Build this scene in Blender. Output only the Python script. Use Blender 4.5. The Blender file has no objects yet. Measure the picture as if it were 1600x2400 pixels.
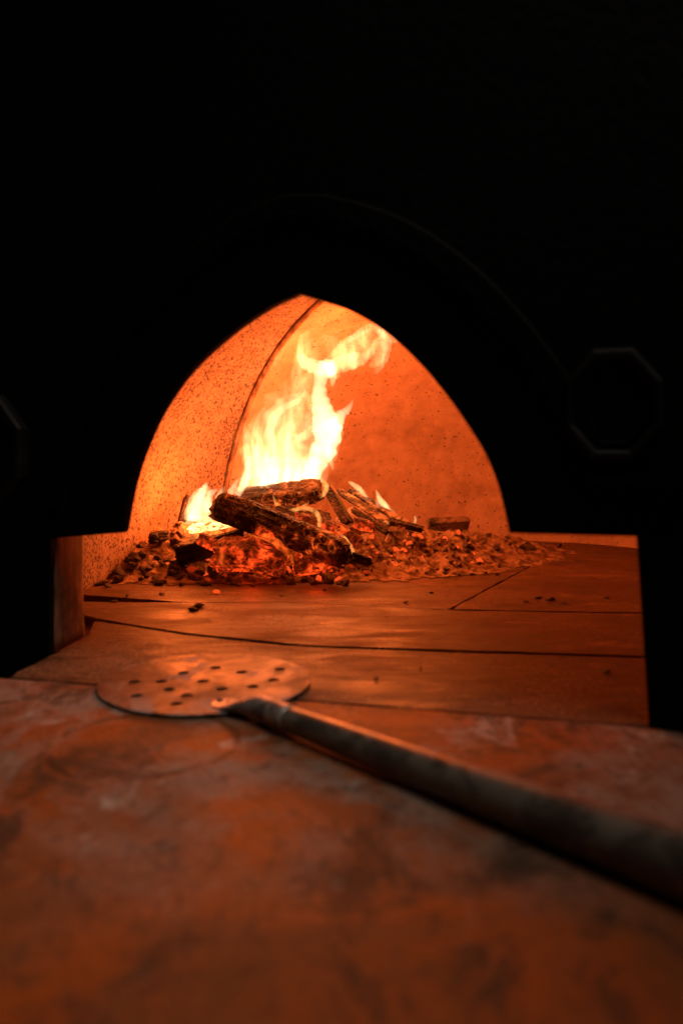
import bpy, bmesh, math, random
import numpy as np
from mathutils import Vector, noise, Matrix
from mathutils.bvhtree import BVHTree
from mathutils.geometry import tessellate_polygon

R = random.Random(11)
S = bpy.context.scene
COL = S.collection

# ------------------------------------------------------------------ camera frame used for measuring
FPX, HC, HY = 1867.0, 0.25, 1050.0          # focal length in photo pixels, camera height, horizon row


def at(px, py, Y):
    return Vector(((px - 800) * Y / FPX, Y, HC - (py - HY) * Y / FPX))


def gr(px, py, z=0.0):
    return at(px, py, FPX * (HC - z) / (py - HY))


# ------------------------------------------------------------------ scene helpers
def tag(o, label=None, cat=None, group=None, kind=None):
    if label: o['label'] = label
    if cat: o['category'] = cat
    if group: o['group'] = group
    if kind: o['kind'] = kind
    return o


def empty(name, loc):
    o = bpy.data.objects.new(name, None)
    o.location = loc
    o.empty_display_size = 0.05
    COL.objects.link(o)
    return o


def obj(name, bm, mat, parent=None, smooth=True, loc=None):
    """link a bmesh (world coordinates) as one mesh object; loc recentres its origin"""
    me = bpy.data.meshes.new(name)
    off = Vector(loc) if loc is not None else Vector((0, 0, 0))
    if loc is not None:
        bmesh.ops.translate(bm, verts=bm.verts, vec=-off)
    bmesh.ops.recalc_face_normals(bm, faces=bm.faces)
    bm.to_mesh(me)
    bm.free()
    for p in me.polygons: p.use_smooth = smooth
    me.materials.append(mat)
    o = bpy.data.objects.new(name, me)
    COL.objects.link(o)
    if parent:
        root = Vector((0, 0, 0))
        q = parent
        while q:
            root += q.location
            q = q.parent
        o.parent = parent
        o.location = off - root
    else:
        o.location = off
    return o


# ------------------------------------------------------------------ materials
def mat(name):
    m = bpy.data.materials.new(name)
    m.use_nodes = True
    nt = m.node_tree
    nt.nodes.clear()
    out = nt.nodes.new('ShaderNodeOutputMaterial')
    return m, nt, out


class G:
    """tiny node graph builder"""
    def __init__(s, nt): s.nt = nt
    def n(s, t, **kw):
        x = s.nt.nodes.new(t)
        for k, v in kw.items(): setattr(x, k, v)
        return x
    def put(s, sock, v):
        if hasattr(v, 'is_output'): s.nt.links.new(v, sock)
        elif isinstance(v, (tuple, list)) and len(v) == 3 and sock.type == 'RGBA': sock.default_value = (*v, 1)
        else: sock.default_value = v
    def noise(s, scale, detail=4, rough=.55, dist=0, vec=None):
        x = s.n('ShaderNodeTexNoise')
        x.inputs['Scale'].default_value = scale
        x.inputs['Detail'].default_value = detail
        x.inputs['Roughness'].default_value = rough
        x.inputs['Distortion'].default_value = dist
        s.put(x.inputs['Vector'], vec or s.co())
        return x.outputs['Fac']
    def vor(s, scale, feature='F1', vec=None, rnd=1.0):
        x = s.n('ShaderNodeTexVoronoi', feature=feature)
        x.inputs['Scale'].default_value = scale
        x.inputs['Randomness'].default_value = rnd
        s.put(x.inputs['Vector'], vec or s.co())
        return x.outputs['Distance']
    def co(s):
        if not hasattr(s, '_g'):
            s._g = s.n('ShaderNodeTexCoord').outputs['Object']
        return s._g
    def mapv(s, scale=(1, 1, 1), rot=(0, 0, 0), loc=(0, 0, 0)):
        x = s.n('ShaderNodeMapping')
        s.put(x.inputs['Vector'], s.co())
        x.inputs['Scale'].default_value = scale
        x.inputs['Rotation'].default_value = rot
        x.inputs['Location'].default_value = loc
        return x.outputs['Vector']
    def ramp(s, f, a, b, va=0.0, vb=1.0):
        x = s.n('ShaderNodeMapRange')
        x.interpolation_type = 'SMOOTHSTEP'
        s.put(x.inputs['Value'], f)
        x.inputs['From Min'].default_value = a
        x.inputs['From Max'].default_value = b
        s.put(x.inputs['To Min'], va)
        s.put(x.inputs['To Max'], vb)
        return x.outputs['Result']
    def mix(s, f, a, b):
        x = s.n('ShaderNodeMix', data_type='RGBA')
        s.put(x.inputs['Factor'], f)
        s.put(x.inputs['A'] if False else x.inputs[6], a)
        s.put(x.inputs[7], b)
        return x.outputs[2]
    def math(s, op, a, b=0.0):
        x = s.n('ShaderNodeMath', operation=op)
        s.put(x.inputs[0], a)
        s.put(x.inputs[1], b)
        return x.outputs[0]
    def bump(s, h, strength=.3, dist=.01):
        x = s.n('ShaderNodeBump')
        x.inputs['Strength'].default_value = strength
        x.inputs['Distance'].default_value = dist
        s.put(x.inputs['Height'], h)
        return x.outputs['Normal']
    def bsdf(s, out, color, rough, metal=0.0, normal=None, spec=.5, em=None, es=None):
        b = s.n('ShaderNodeBsdfPrincipled')
        s.put(b.inputs['Base Color'], color)
        s.put(b.inputs['Roughness'], rough)
        s.put(b.inputs['Metallic'], metal)
        s.put(b.inputs['Specular IOR Level'], spec)
        if normal is not None: s.put(b.inputs['Normal'], normal)
        if em is not None:
            s.put(b.inputs['Emission Color'], em)
            s.put(b.inputs['Emission Strength'], es)
        s.nt.links.new(b.outputs[0], out.inputs['Surface'])
        return b


def m_soot():
    m, nt, out = mat('sooty_black_plaster')
    g = G(nt)
    n = g.noise(14, 6, .65)
    g.bsdf(out, g.mix(n, (.0012, .0010, .0008), (.0045, .0036, .0028)), .75, normal=g.bump(g.noise(90, 4), .35, .004), spec=.08)
    return m


def m_iron():
    m, nt, out = mat('cast_iron')
    g = G(nt)
    n = g.noise(30, 5, .6)
    g.bsdf(out, g.mix(n, (.006, .0055, .005), (.014, .012, .010)), g.ramp(n, .3, .7, .42, .62), .4, normal=g.bump(n, .3, .003), spec=.3)
    return m


def m_refractory(dense):
    m, nt, out = mat('refractory_lining')
    g = G(nt)
    big = g.noise(3.0, 3, .5)
    mid = g.noise(22, 6, .68, .5)
    # pits and soot specks, crowded on the near panel and sparse on the far one
    def dots(scale, size, dens):
        x = g.n('ShaderNodeTexVoronoi', feature='F1')
        x.inputs['Scale'].default_value = scale
        g.put(x.inputs['Vector'], g.co())
        sepc = g.n('ShaderNodeSeparateColor')
        g.put(sepc.inputs[0], x.outputs['Color'])
        keep = g.math('LESS_THAN', sepc.outputs[0], dens)
        rad = g.math('MULTIPLY', g.math('ADD', sepc.outputs[1], .35), size)
        wob = g.math('MULTIPLY', g.math('SUBTRACT', g.noise(scale * 3, 2, .6), .5), .5)
        d = g.math('DIVIDE', g.math('ADD', x.outputs['Distance'], wob), rad)
        return g.math('MULTIPLY', keep, g.ramp(d, .7, 1.15, 1, 0))
    dens = g.ramp(big, .36, .64, .70 if dense else .01, .30 if dense else .12)
    s1 = dots(170, .52 if dense else .40, dens)
    s2 = dots(80, .30 if dense else .20, g.math('MULTIPLY', dens, .75))
    s3 = g.math('MULTIPLY', dots(280, .62 if dense else .5, dens), .85)
    sp = g.math('MAXIMUM', g.math('MAXIMUM', s1, s3), s2)
    k = .64 if dense else 1.05  # near panel's base colour darkened to offset the strong firelight on it
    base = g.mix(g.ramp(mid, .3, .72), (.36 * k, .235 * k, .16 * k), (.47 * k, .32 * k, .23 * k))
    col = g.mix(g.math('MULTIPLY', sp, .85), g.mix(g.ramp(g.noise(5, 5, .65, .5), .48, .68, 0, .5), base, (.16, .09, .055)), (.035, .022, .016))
    h = g.math('SUBTRACT', g.math('MULTIPLY', mid, .5), g.math('MULTIPLY', sp, .8))
    g.bsdf(out, col, .85, normal=g.bump(h, .35, .004), spec=.2)
    return m


def m_slab():
    m, nt, out = mat('hearth_stone')
    g = G(nt)
    st = g.noise(7, 6, .62, .6, g.mapv((1, 2.6, 1), (0, 0, .35)))
    fine = g.noise(150, 5, .7)
    big = g.noise(4.5, 5, .6, .3)
    sweep = g.noise(30, 5, .6, .2, g.mapv((.35, 3.2, 1), (0, 0, -.25)))
    col = g.mix(g.ramp(st, .36, .62), (.040, .0165, .0052), (.108, .048, .018))
    col = g.mix(g.math('MULTIPLY', g.ramp(big, .50, .68), .7), col, (.065, .04, .026))
    col = g.mix(g.math('MULTIPLY', g.ramp(sweep, .56, .70), .7), col, (.04, .026, .018))
    col = g.mix(g.ramp(fine, .45, .62, 0, .55), col, (.05, .032, .022))
    col = g.mix(g.ramp(g.noise(17, 6, .7, .8, g.mapv((.6, 1.6, 1), (0, 0, .2), (4, 2, 0))), .56, .66, 0, .65), col, (.22, .115, .052))
    col = g.mix(g.ramp(g.noise(48, 5, .7, .5, g.mapv((.5, 1.4, 1), (0, 0, .25), (1, 5, 0))), .54, .68, 0, .7), col, (.035, .02, .012))
    dust = g.math('MULTIPLY', g.ramp(g.noise(210, 4, .7), .50, .62), g.ramp(g.noise(6, 4, .6, .5), .42, .6))
    col = g.mix(g.math('MULTIPLY', dust, .6), col, (.28, .165, .085))
    drag = g.ramp(g.noise(26, 6, .7, .3, g.mapv((.22, 3.0, 1), (0, 0, .32), (2, 1, 0))), .58, .66)
    col = g.mix(g.math('MULTIPLY', drag, .7), col, (.03, .018, .011))
    pits = g.ramp(g.noise(55, 3, .6), .64, .68)
    col = g.mix(g.math('MULTIPLY', pits, .8), col, (.03, .02, .015))
    h = g.math('ADD', g.math('MULTIPLY', fine, .3), g.math('ADD', g.math('MULTIPLY', sweep, .5), g.math('MULTIPLY', pits, -.5)))
    g.bsdf(out, col, g.ramp(st, .3, .7, .40, .78), normal=g.bump(h, .65, .006), spec=.30)
    return m


def m_counter():
    m, nt, out = mat('worn_counter_stone')
    g = G(nt)
    sx = g.n('ShaderNodeSeparateXYZ')
    g.put(sx.inputs[0], g.co())
    a = g.noise(5.5, 7, .68, .7)
    b = g.noise(9, 8, .72, .6, g.mapv((1.3, .9, 1), (0, 0, .5)))
    fine = g.noise(60, 6, .7, .4)
    film = g.ramp(g.noise(6.5, 9, .74, .4, g.mapv((1, 1, 1), (0, 0, .3), (3.1, 1.7, 0))), .40, .62)
    film = g.math('MULTIPLY', film, g.ramp(sx.outputs[1], .38, .60, .02, .9))
    flour = g.ramp(g.noise(13, 9, .74, .5, g.mapv((1.2, .7, 1), (0, 0, .2), (1.1, 4.2, 0))), .56, .68)
    flour = g.math('MULTIPLY', flour, g.ramp(sx.outputs[1], .38, .56, .05, 1))
    scr = g.noise(40, 5, .65, .3, g.mapv((3.2, .45, 1), (0, 0, .42)))
    col = g.mix(g.ramp(a, .36, .64), (.30, .060, .006), (.17, .052, .014))
    col = g.mix(film, col, (.25, .19, .15))
    col = g.mix(g.math('MULTIPLY', g.ramp(b, .50, .62), .85), col, (.045, .024, .013))
    col = g.mix(g.math('MULTIPLY', flour, .75), col, (.42, .35, .29))
    col = g.mix(g.math('MULTIPLY', g.ramp(scr, .56, .70), .5), col, (.06, .036, .022))
    col = g.mix(g.math('MULTIPLY', g.ramp(fine, .52, .66), .45), col, (.05, .026, .014))
    # round mark left by a hot pan
    ds = g.n('ShaderNodeVectorMath', operation='DISTANCE')
    g.put(ds.inputs[0], g.co())
    ds.inputs[1].default_value = (-.168, .676, 0)
    dd = g.math('ADD', ds.outputs['Value'], g.math('MULTIPLY', g.math('SUBTRACT', g.noise(9, 3, .6), .5), .035))
    ring = g.ramp(g.math('ABSOLUTE', g.math('SUBTRACT', dd, .078)), .0015, .006, 1, 0)
    ring = g.math('MULTIPLY', ring, g.ramp(g.noise(14, 3, .6), .40, .52))
    col = g.mix(g.math('MULTIPLY', ring, .75), col, (.11, .030, .006))
    h = g.math('ADD', g.noise(160, 3), g.math('ADD', g.math('MULTIPLY', scr, .7), g.math('MULTIPLY', ring, -.8)))
    g.bsdf(out, col, g.math('ADD', g.ramp(a, .3, .7, .55, .72), g.math('MULTIPLY', film, .15)), normal=g.bump(h, .3, .004), spec=.22)
    return m


def m_brick():
    m, nt, out = mat('jamb_brick')
    g = G(nt)
    st = g.noise(18, 5, .62, .4, g.mapv((3, 3, .5)))
    fine = g.noise(80, 4, .6)
    col = g.mix(g.ramp(st, .35, .65), (.13, .062, .032), (.25, .135, .078))
    col = g.mix(g.ramp(g.noise(9, 4, .6), .52, .66, 0, .8), col, (.04, .025, .018))
    g.bsdf(out, col, .8, normal=g.bump(g.math('ADD', st, g.math('MULTIPLY', fine, .5)), .5, .006), spec=.2)
    return m


def m_steel():
    m, nt, out = mat('peel_steel')
    g = G(nt)
    br = g.noise(26, 4, .6, .2, g.mapv((6, .5, 1), (0, 0, .5)))
    dirt = g.noise(15, 7, .72, .9)
    burn = g.ramp(g.noise(34, 6, .7, .5), .50, .62)
    flour = g.ramp(g.noise(22, 7, .7, .6, g.mapv((1, 1, 1), (0, 0, 0), (5, 2, 0))), .54, .64)
    sy = g.n('ShaderNodeSeparateXYZ')
    g.put(sy.inputs[0], g.co())
    near = g.math('MULTIPLY', g.ramp(sy.outputs[1], -.10, -.02, 1, 0), g.ramp(g.noise(26, 6, .7, .4), .44, .56))
    flour = g.math('MAXIMUM', flour, near)
    col = g.mix(g.ramp(dirt, .40, .60), (.085, .064, .052), (.030, .018, .012))
    col = g.mix(g.math('MULTIPLY', burn, .75), col, (.04, .024, .016))
    col = g.mix(g.math('MULTIPLY', flour, .75), col, (.30, .245, .21))
    met = g.math('MULTIPLY', g.ramp(dirt, .40, .66, .40, .1), g.math('SUBTRACT', 1.0, g.math('MULTIPLY', flour, .7)))
    g.bsdf(out, col, g.math('ADD', g.ramp(dirt, .35, .7, .40, .66), g.math('MULTIPLY', flour, .2)), met, normal=g.bump(g.math('ADD', br, g.math('MULTIPLY', dirt, 1.5)), .16, .003))
    return m


def m_socket():
    m, nt, out = mat('worn_socket_metal')
    g = G(nt)
    d = g.noise(45, 6, .7, .5)
    g.bsdf(out, g.mix(g.ramp(d, .46, .62), (.33, .28, .24), (.12, .09, .07)), g.ramp(d, .4, .6, .36, .6), .35, normal=g.bump(d, .2, .002))
    return m


def m_handle():
    m, nt, out = mat('handle_tube_metal')
    g = G(nt)
    d = g.noise(38, 5, .65, .5)
    st = g.noise(60, 3, .6, 0, g.mapv((1, .15, 1), (0, 0, 0)))
    col = g.mix(g.ramp(d, .38, .62), (.075, .060, .045), (.17, .14, .107))
    col = g.mix(g.ramp(st, .62, .72, 0, .5), col, (.34, .29, .25))
    g.bsdf(out, col, g.ramp(d, .3, .7, .27, .5), .25, normal=g.bump(d, .15, .002))
    return m


def m_ash():
    m, nt, out = mat('ash')
    g = G(nt)
    n = g.noise(36, 7, .68, .4)
    f = g.noise(140, 4, .6)
    col = g.mix(g.ramp(n, .36, .62), (.085, .05, .03), (.36, .245, .165))
    col = g.mix(g.ramp(f, .58, .70, 0, .75), col, (.025, .018, .014))
    glow = g.math('MULTIPLY', g.ramp(g.noise(24, 5, .7, .6), .62, .70), g.ramp(g.noise(5, 2, .5), .5, .62))
    g.bsdf(out, col, .95, normal=g.bump(g.math('ADD', n, g.math('MULTIPLY', f, .5)), .9, .012), spec=.1,
           em=(1, .10, .012), es=g.math('MULTIPLY', glow, .9))
    return m


def m_char(name, glow=1.0, ash=.4, scale=1.0, cover=.60, em=(1, .13, .016), lo=.46, red=0.0):
    """charred wood: black cracked scales, a little pale ash, ember light in the cracks and hot patches"""
    m, nt, out = mat(name)
    g = G(nt)
    nx = g.n('ShaderNodeTexNoise'); nx.inputs['Scale'].default_value = 24 * scale
    g.put(nx.inputs['Vector'], g.co())
    wc = g.n('ShaderNodeVectorMath', operation='SCALE')
    g.put(wc.inputs[0], nx.outputs['Color']); wc.inputs['Scale'].default_value = .034 / scale
    vv = g.n('ShaderNodeVectorMath', operation='ADD')
    g.put(vv.inputs[0], g.mapv((.65, 1, 1))); g.put(vv.inputs[1], wc.outputs[0])
    cr = g.vor(70 * scale, 'DISTANCE_TO_EDGE', vv.outputs[0], .8)
    grain = g.noise(70 * scale, 4, .65, .3, g.mapv((.14, 1, 1)))
    fine = g.noise(150 * scale, 4, .6)
    a = g.ramp(g.noise(20 * scale, 5, .65, .4), lo, lo + .16)
    col = g.mix(g.ramp(grain, .4, .62), (.007, .0055, .005), (.028, .018, .013))
    col = g.mix(g.math('MULTIPLY', a, ash), col, (.38, .26, .18))
    zone = g.ramp(g.noise(13 * scale, 3, .55, .8), cover - .10, cover + .08)
    line = g.math('MULTIPLY', g.ramp(g.math('ADD', cr, g.math('MULTIPLY', g.math('SUBTRACT', fine, .5), .16)), .0, .10, 1, 0), g.ramp(g.noise(34 * scale, 4, .65), .40, .66))
    body = g.math('MULTIPLY', g.math('MULTIPLY', g.ramp(g.noise(42 * scale, 5, .7, .6), .46, .66), g.ramp(grain, .35, .6, .25, 1)), .8)
    hot = g.math('ADD', g.math('MULTIPLY', zone, g.math('ADD', g.math('MULTIPLY', line, .45), g.math('MULTIPLY', body, 1.3))), g.math('MULTIPLY', g.ramp(fine, .3, .7), red))
    h = g.math('ADD', g.math('MULTIPLY', g.ramp(cr, 0, .14), .8), g.math('ADD', g.math('MULTIPLY', grain, .6), g.math('MULTIPLY', fine, .15)))
    g.bsdf(out, col, .7, normal=g.bump(h, .55, .006), spec=.3, em=em, es=g.math('MULTIPLY', hot, glow))
    return m


def m_hot(name, strength, col=(1, .30, .06)):
    m, nt, out = mat(name)
    g = G(nt)
    n = g.noise(75, 6, .75, .6)
    e = g.ramp(n, .40, .60, .05 * strength, strength)
    g.bsdf(out, g.mix(n, (.05, .03, .02), (.3, .2, .14)), .9, normal=g.bump(n, .8, .006), spec=.1, em=col, es=e)
    return m


def m_flame(name, strength, col=(1, .50, .15), nscale=None, lo=.25):
    """a body of glowing gas: emission only, no surface"""
    m, nt, out = mat(name)
    g = G(nt)
    e = g.n('ShaderNodeEmission')
    e.inputs['Color'].default_value = (*col, 1)
    if nscale:
        n = g.noise(nscale, 3, .55, .8, g.mapv((1.25, .8, .42), (0, -.25, 0)))
        g.put(e.inputs['Strength'], g.ramp(n, .36, .64, strength * lo, strength * 1.5))
    else:
        e.inputs['Strength'].default_value = strength
    nt.links.new(e.outputs[0], out.inputs['Volume'])
    return m


def m_seam_shade():
    m, nt, out = mat('seam_shade_colour')
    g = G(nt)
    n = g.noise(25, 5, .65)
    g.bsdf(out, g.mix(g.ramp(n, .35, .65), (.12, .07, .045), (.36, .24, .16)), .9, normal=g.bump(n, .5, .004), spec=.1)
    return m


M = dict(
    seam_shade=m_seam_shade(),
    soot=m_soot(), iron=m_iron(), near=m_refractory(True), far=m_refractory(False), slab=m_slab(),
    counter=m_counter(), brick=m_brick(), steel=m_steel(), socket=m_socket(), handle=m_handle(), ash=m_ash(),
    char=m_char('charred_wood', 1.8, .22, 1.0, .54),
    char_red=m_char('charred_wood_glowing', 2.5, .04, .8, .48, (1, .065, .008), red=.06),
    char_dark=m_char('charred_wood_black', 1.5, .2, 1.2, .60, (1, .10, .012)),
    char_black=m_char('dead_black_char', .6, .08, 1.2, .68, (1, .07, .01)),
    kindling=m_char('charred_kindling', 2.2, .6, 1.6, .56, (1, .20, .035)),
    coal=m_char('dull_coal', .35, .55, 1.7, .66),
    ashlump=m_char('ash_covered_coal', .3, .42, 1.4, .66, lo=.34),
    ember=m_hot('ember', 1.7, (1, .085, .012)),
    ember_dim=m_hot('dying_ember', .55, (1, .055, .008)),
    bright=m_hot('white_hot_wood', 7.0, (1, .42, .12)),
    bark=m_hot('burning_bark', 2.6, (1, .34, .08)),
    bark_dim=m_hot('smouldering_bark', 1.5, (1, .15, .03)),
)


# ------------------------------------------------------------------ shape helpers
def poly_prism(bm, pts2, ztop, thick, bevel=.003):
    """flat slab from a ground outline, with softened edges"""
    n = len(pts2)
    a = sum(pts2[i][0] * pts2[(i + 1) % n][1] - pts2[(i + 1) % n][0] * pts2[i][1] for i in range(n))
    if a < 0: pts2 = pts2[::-1]
    if bevel:
        fine = []
        for i in range(n):
            p, q = Vector(pts2[i]), Vector(pts2[(i + 1) % n])
            m_ = max(1, int((q - p).length / .018))
            nn_ = Vector((-(q - p).y, (q - p).x)).normalized()
            for k in range(m_):
                c_ = p + (q - p) * k / m_
                fine.append(tuple(c_ + (nn_ * .0022 * noise.fractal(Vector((c_.x * 22, c_.y * 22, ztop * 900)), .8, 2.0, 3) if k else Vector((0, 0)))))
        pts2 = fine
        n = len(pts2)
    top = [bm.verts.new((x, y, ztop)) for x, y in pts2]
    bot = [bm.verts.new((x, y, ztop - thick)) for x, y in pts2]
    ft = bm.faces.new(top)
    bm.faces.new(bot[::-1])
    for i in range(n):
        bm.faces.new((bot[i], bot[(i + 1) % n], top[(i + 1) % n], top[i]))
    if bevel:
        ed = list(ft.edges)
        bmesh.ops.bevel(bm, geom=ed, offset=bevel, segments=3, profile=.5, affect='EDGES')


def shrink(pts, d):
    n = len(pts)
    a = sum(pts[i][0] * pts[(i + 1) % n][1] - pts[(i + 1) % n][0] * pts[i][1] for i in range(n))
    if a < 0: pts = pts[::-1]
    out = []
    for i in range(n):
        p, q, r = Vector(pts[i - 1]), Vector(pts[i]), Vector(pts[(i + 1) % n])
        e1, e2 = (q - p).normalized(), (r - q).normalized()
        n1, n2 = Vector((-e1.y, e1.x)), Vector((-e2.y, e2.x))
        b = (n1 + n2)
        b /= max(b.dot(n1), .3)
        out.append(tuple(q + b * d))
    return out


def box(bm, c, sx, sy, sz, rot=None):
    r = bmesh.ops.create_cube(bm, size=1, matrix=Matrix.Translation(c) @ (rot or Matrix()) @ Matrix.Diagonal((sx, sy, sz, 1)))
    return r['verts']


def tube(bm, pts, radii, seg=24, up=None, flat=1.0, cap=True):
    """tube through pts with a radius per point; flat scales the second cross axis"""
    n = len(pts)
    rings = []
    for i in range(n):
        t = (pts[min(i + 1, n - 1)] - pts[max(i - 1, 0)]).normalized()
        u = up or Vector((0, 0, 1))
        if abs(t.dot(u)) > .98: u = Vector((0, 1, 0))
        a = t.cross(u).normalized()
        b = a.cross(t).normalized()
        rings.append([bm.verts.new(pts[i] + radii[i] * (a * math.cos(k) + b * math.sin(k) * flat))
                      for k in [2 * math.pi * j / seg for j in range(seg)]])
    for i in range(n - 1):
        for j in range(seg):
            bm.faces.new((rings[i][j], rings[i][(j + 1) % seg], rings[i + 1][(j + 1) % seg], rings[i + 1][j]))
    if cap:
        bm.faces.new(rings[0][::-1])
        bm.faces.new(rings[-1])
    return rings


def catmull(pts, sub):
    out = []
    n = len(pts)
    for i in range(n - 1):
        p0, p1, p2, p3 = [np.array(pts[max(0, min(n - 1, k))], float) for k in (i - 1, i, i + 1, i + 2)]
        for s in range(sub):
            t = s / sub
            out.append(.5 * (2 * p1 + (p2 - p0) * t + (2 * p0 - 5 * p1 + 4 * p2 - p3) * t * t + (3 * p1 - p0 - 3 * p2 + p3) * t ** 3))
    out.append(np.array(pts[-1], float))
    return out


# ------------------------------------------------------------------ the oven's own frame
P0, P1 = gr(118, 1535), gr(1528, 1700)             # feet of the mouth, left and right
FR = (P1 - P0); WID = FR.length; FR.normalize()    # along the front
FA = Vector((-FR.y, FR.x, 0))                      # into the oven
MID = (P0 + P1) / 2


def on_front(px, py):
    """point of the oven front seen at a photo pixel -> (distance along the front from the middle, height)"""
    d = at(px, py, 1.0) - Vector((0, 0, HC))
    k = (MID - Vector((0, 0, HC))).dot(FA) / d.dot(FA)
    p = Vector((0, 0, HC)) + d * k
    return ((p - MID).dot(FR), p.z)


def loc(s, t, z):
    return MID + FR * s + FA * t + Vector((0, 0, z))


oven = tag(empty('pizza_oven', MID), 'masonry pizza oven with a sooty black front and a pointed glowing mouth', 'oven')

# front: one tall black wall with the mouth cut out of it
arch = [(287, 1242), (309, 1131), (340, 1040), (382, 954), (444, 868), (529, 789), (621, 724), (697, 688), (738, 700), (811, 724),
        (878, 761), (934, 804), (995, 865), (1050, 932), (1099, 1003), (1136, 1064), (1166, 1138), (1185, 1215), (1191, 1246)]
la = catmull([on_front(*p) for p in arch[:8]], 5)
ra = catmull([on_front(*p) for p in arch[7:]], 5)
arch_s = [tuple(p) for p in la] + [tuple(p) for p in ra[1:]]
sl, sr = on_front(118, 1262), on_front(1490, 1258)
bl, br_ = on_front(116, 1535)[0], on_front(1528, 1700)[0]
mouth = [(bl, -.05), sl, on_front(284, 1249)] + arch_s + [on_front(1193, 1250), sr, (br_, -.05)]


def plate(name, outline, hole, t0, t1, m, parent, bevel=.002):
    """flat plate in the front's plane with an optional hole, from depth t0 to t1"""
    cu = bpy.data.curves.new(name, 'CURVE')
    cu.dimensions = '2D'
    cu.fill_mode = 'BOTH'
    for pl in ([outline, hole] if hole else [outline]):
        sp = cu.splines.new('POLY')
        sp.points.add(len(pl) - 1)
        for i, (a, b) in enumerate(pl): sp.points[i].co = (a, b, 0, 1)
        sp.use_cyclic_u = True
    cu.extrude = (t1 - t0) / 2 - bevel
    cu.bevel_depth = bevel
    cu.bevel_resolution = 2
    cu.offset = -bevel
    tmp = bpy.data.objects.new('tmp', cu)
    COL.objects.link(tmp)
    me = bpy.data.meshes.new_from_object(tmp.evaluated_get(bpy.context.evaluated_depsgraph_get()))
    bm = bmesh.new()
    bm.from_mesh(me)
    bpy.data.objects.remove(tmp); bpy.data.curves.remove(cu); bpy.data.meshes.remove(me)
    bmesh.ops.remove_doubles(bm, verts=bm.verts, dist=1e-5)
    for v in bm.verts:
        s, z, t = v.co.x, v.co.y, v.co.z
        v.co = loc(s, (t0 + t1) / 2 + t, z)
    return obj(name, bm, m, parent, smooth=False, loc=MID)


plate('oven_front', [(-1.5, -.9), (1.3, -.9), (1.3, 1.4), (-1.5, 1.4)], mouth, 0, .014, M['soot'], oven)

# raised pointed moulding round the mouth
ctr = (sum(p[0] for p in arch_s) / len(arch_s), .17)


def grow(d, zmin):
    out = []
    for i, (s, z) in enumerate(arch_s):
        a, b = arch_s[max(i - 1, 0)], arch_s[min(i + 1, len(arch_s) - 1)]
        tx, tz = b[0] - a[0], b[1] - a[1]
        l = math.hypot(tx, tz)
        out.append((s - tz / l * d, z + tx / l * d))
    return out


o_, i_ = grow(.105, 0), grow(.078, 0)
plate('arch_moulding', o_ + i_[::-1], None, -.012, -.001, M['soot'], oven, .004)


def octagon(name, px, py, rw, rh):
    """cast iron eight-sided flue door fixed on the front"""
    c = on_front(px, py)
    k = [(math.cos(math.radians(22.5 + 45 * i)), math.sin(math.radians(22.5 + 45 * i))) for i in range(8)]
    ring = lambda f: [(c[0] + rw * f * a, c[1] + rh * f * b) for a, b in k]
    fr = plate(name, ring(1.18), ring(.92), -.020, -.001, M['iron'], oven, .005)
    plate('door_panel', ring(.93), None, -.008, -.0005, M['soot'], fr, .002)
    plate('inner_rim', ring(.80), ring(.74), -.012, -.0085, M['iron'], fr, .0015)


octagon('flue_door', 1436, 952, .039, .047)
octagon('flue_door', -20, 1062, .058, .066)
# narrow ledge and post at the right of the mouth
bm = bmesh.new()
e = on_front(1560, 1130)
for v in box(bm, (0, 0, 0), 1, 1, 1): v.co = loc(e[0] + .16 + v.co.x * .45, -.011 + v.co.y * .020, e[1] + v.co.z * .012)
bmesh.ops.bevel(bm, geom=list(bm.edges), offset=.003, segments=2, affect='EDGES')
obj('ledge', bm, M['soot'], oven, False, MID)
bm = bmesh.new()
for v in box(bm, (0, 0, 0), 1, 1, 1): v.co = loc(br_ + .045 + v.co.x * .03, -.011 + v.co.y * .020, .0795 + v.co.z * .155)
bmesh.ops.bevel(bm, geom=list(bm.edges), offset=.004, segments=2, affect='EDGES')
obj('post', bm, M['soot'], oven, False, MID)


# inside: two cast lining panels meeting at a seam
def dome(dw):
    bm = bmesh.new()
    NT, NU = 150, 160
    T0, TM, TE = (.040 if dw < 0 else .030), .70, 1.42
    rows = []
    for i in range(NT + 1):
        f = i / NT
        t = T0 + (TE - T0) * (1 - (1 - f) ** 1.35) if f < 1 else TE
        if t < TM:
            q = ((TM - t) / TM) ** 2
            W, H = .645 - .235 * q, .615 - .125 * q
        else:
            q = math.sqrt(max(0, 1 - ((t - TM) / (TE - TM)) ** 2.2))
            W, H = .645 * q, .615 * q
        W, H = max(W - dw, .001), max(H - dw, .001)
        row = []
        for j in range(NU + 1):
            a = math.pi * j / NU
            s, z = -W * math.cos(a), H * math.sin(a) ** .86
            p = loc(s, t, z - .02)
            k = .0035 * noise.fractal(p * 7, 1.0, 2.0, 3)
            row.append(bm.verts.new(p + Vector((k, k, k * .5))))
        rows.append(row)
    for i in range(NT):
        for j in range(NU):
            bm.faces.new((rows[i][j], rows[i][j + 1], rows[i + 1][j + 1], rows[i + 1][j]))
    bmesh.ops.remove_doubles(bm, verts=bm.verts, dist=2e-4)
    return bm


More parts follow.
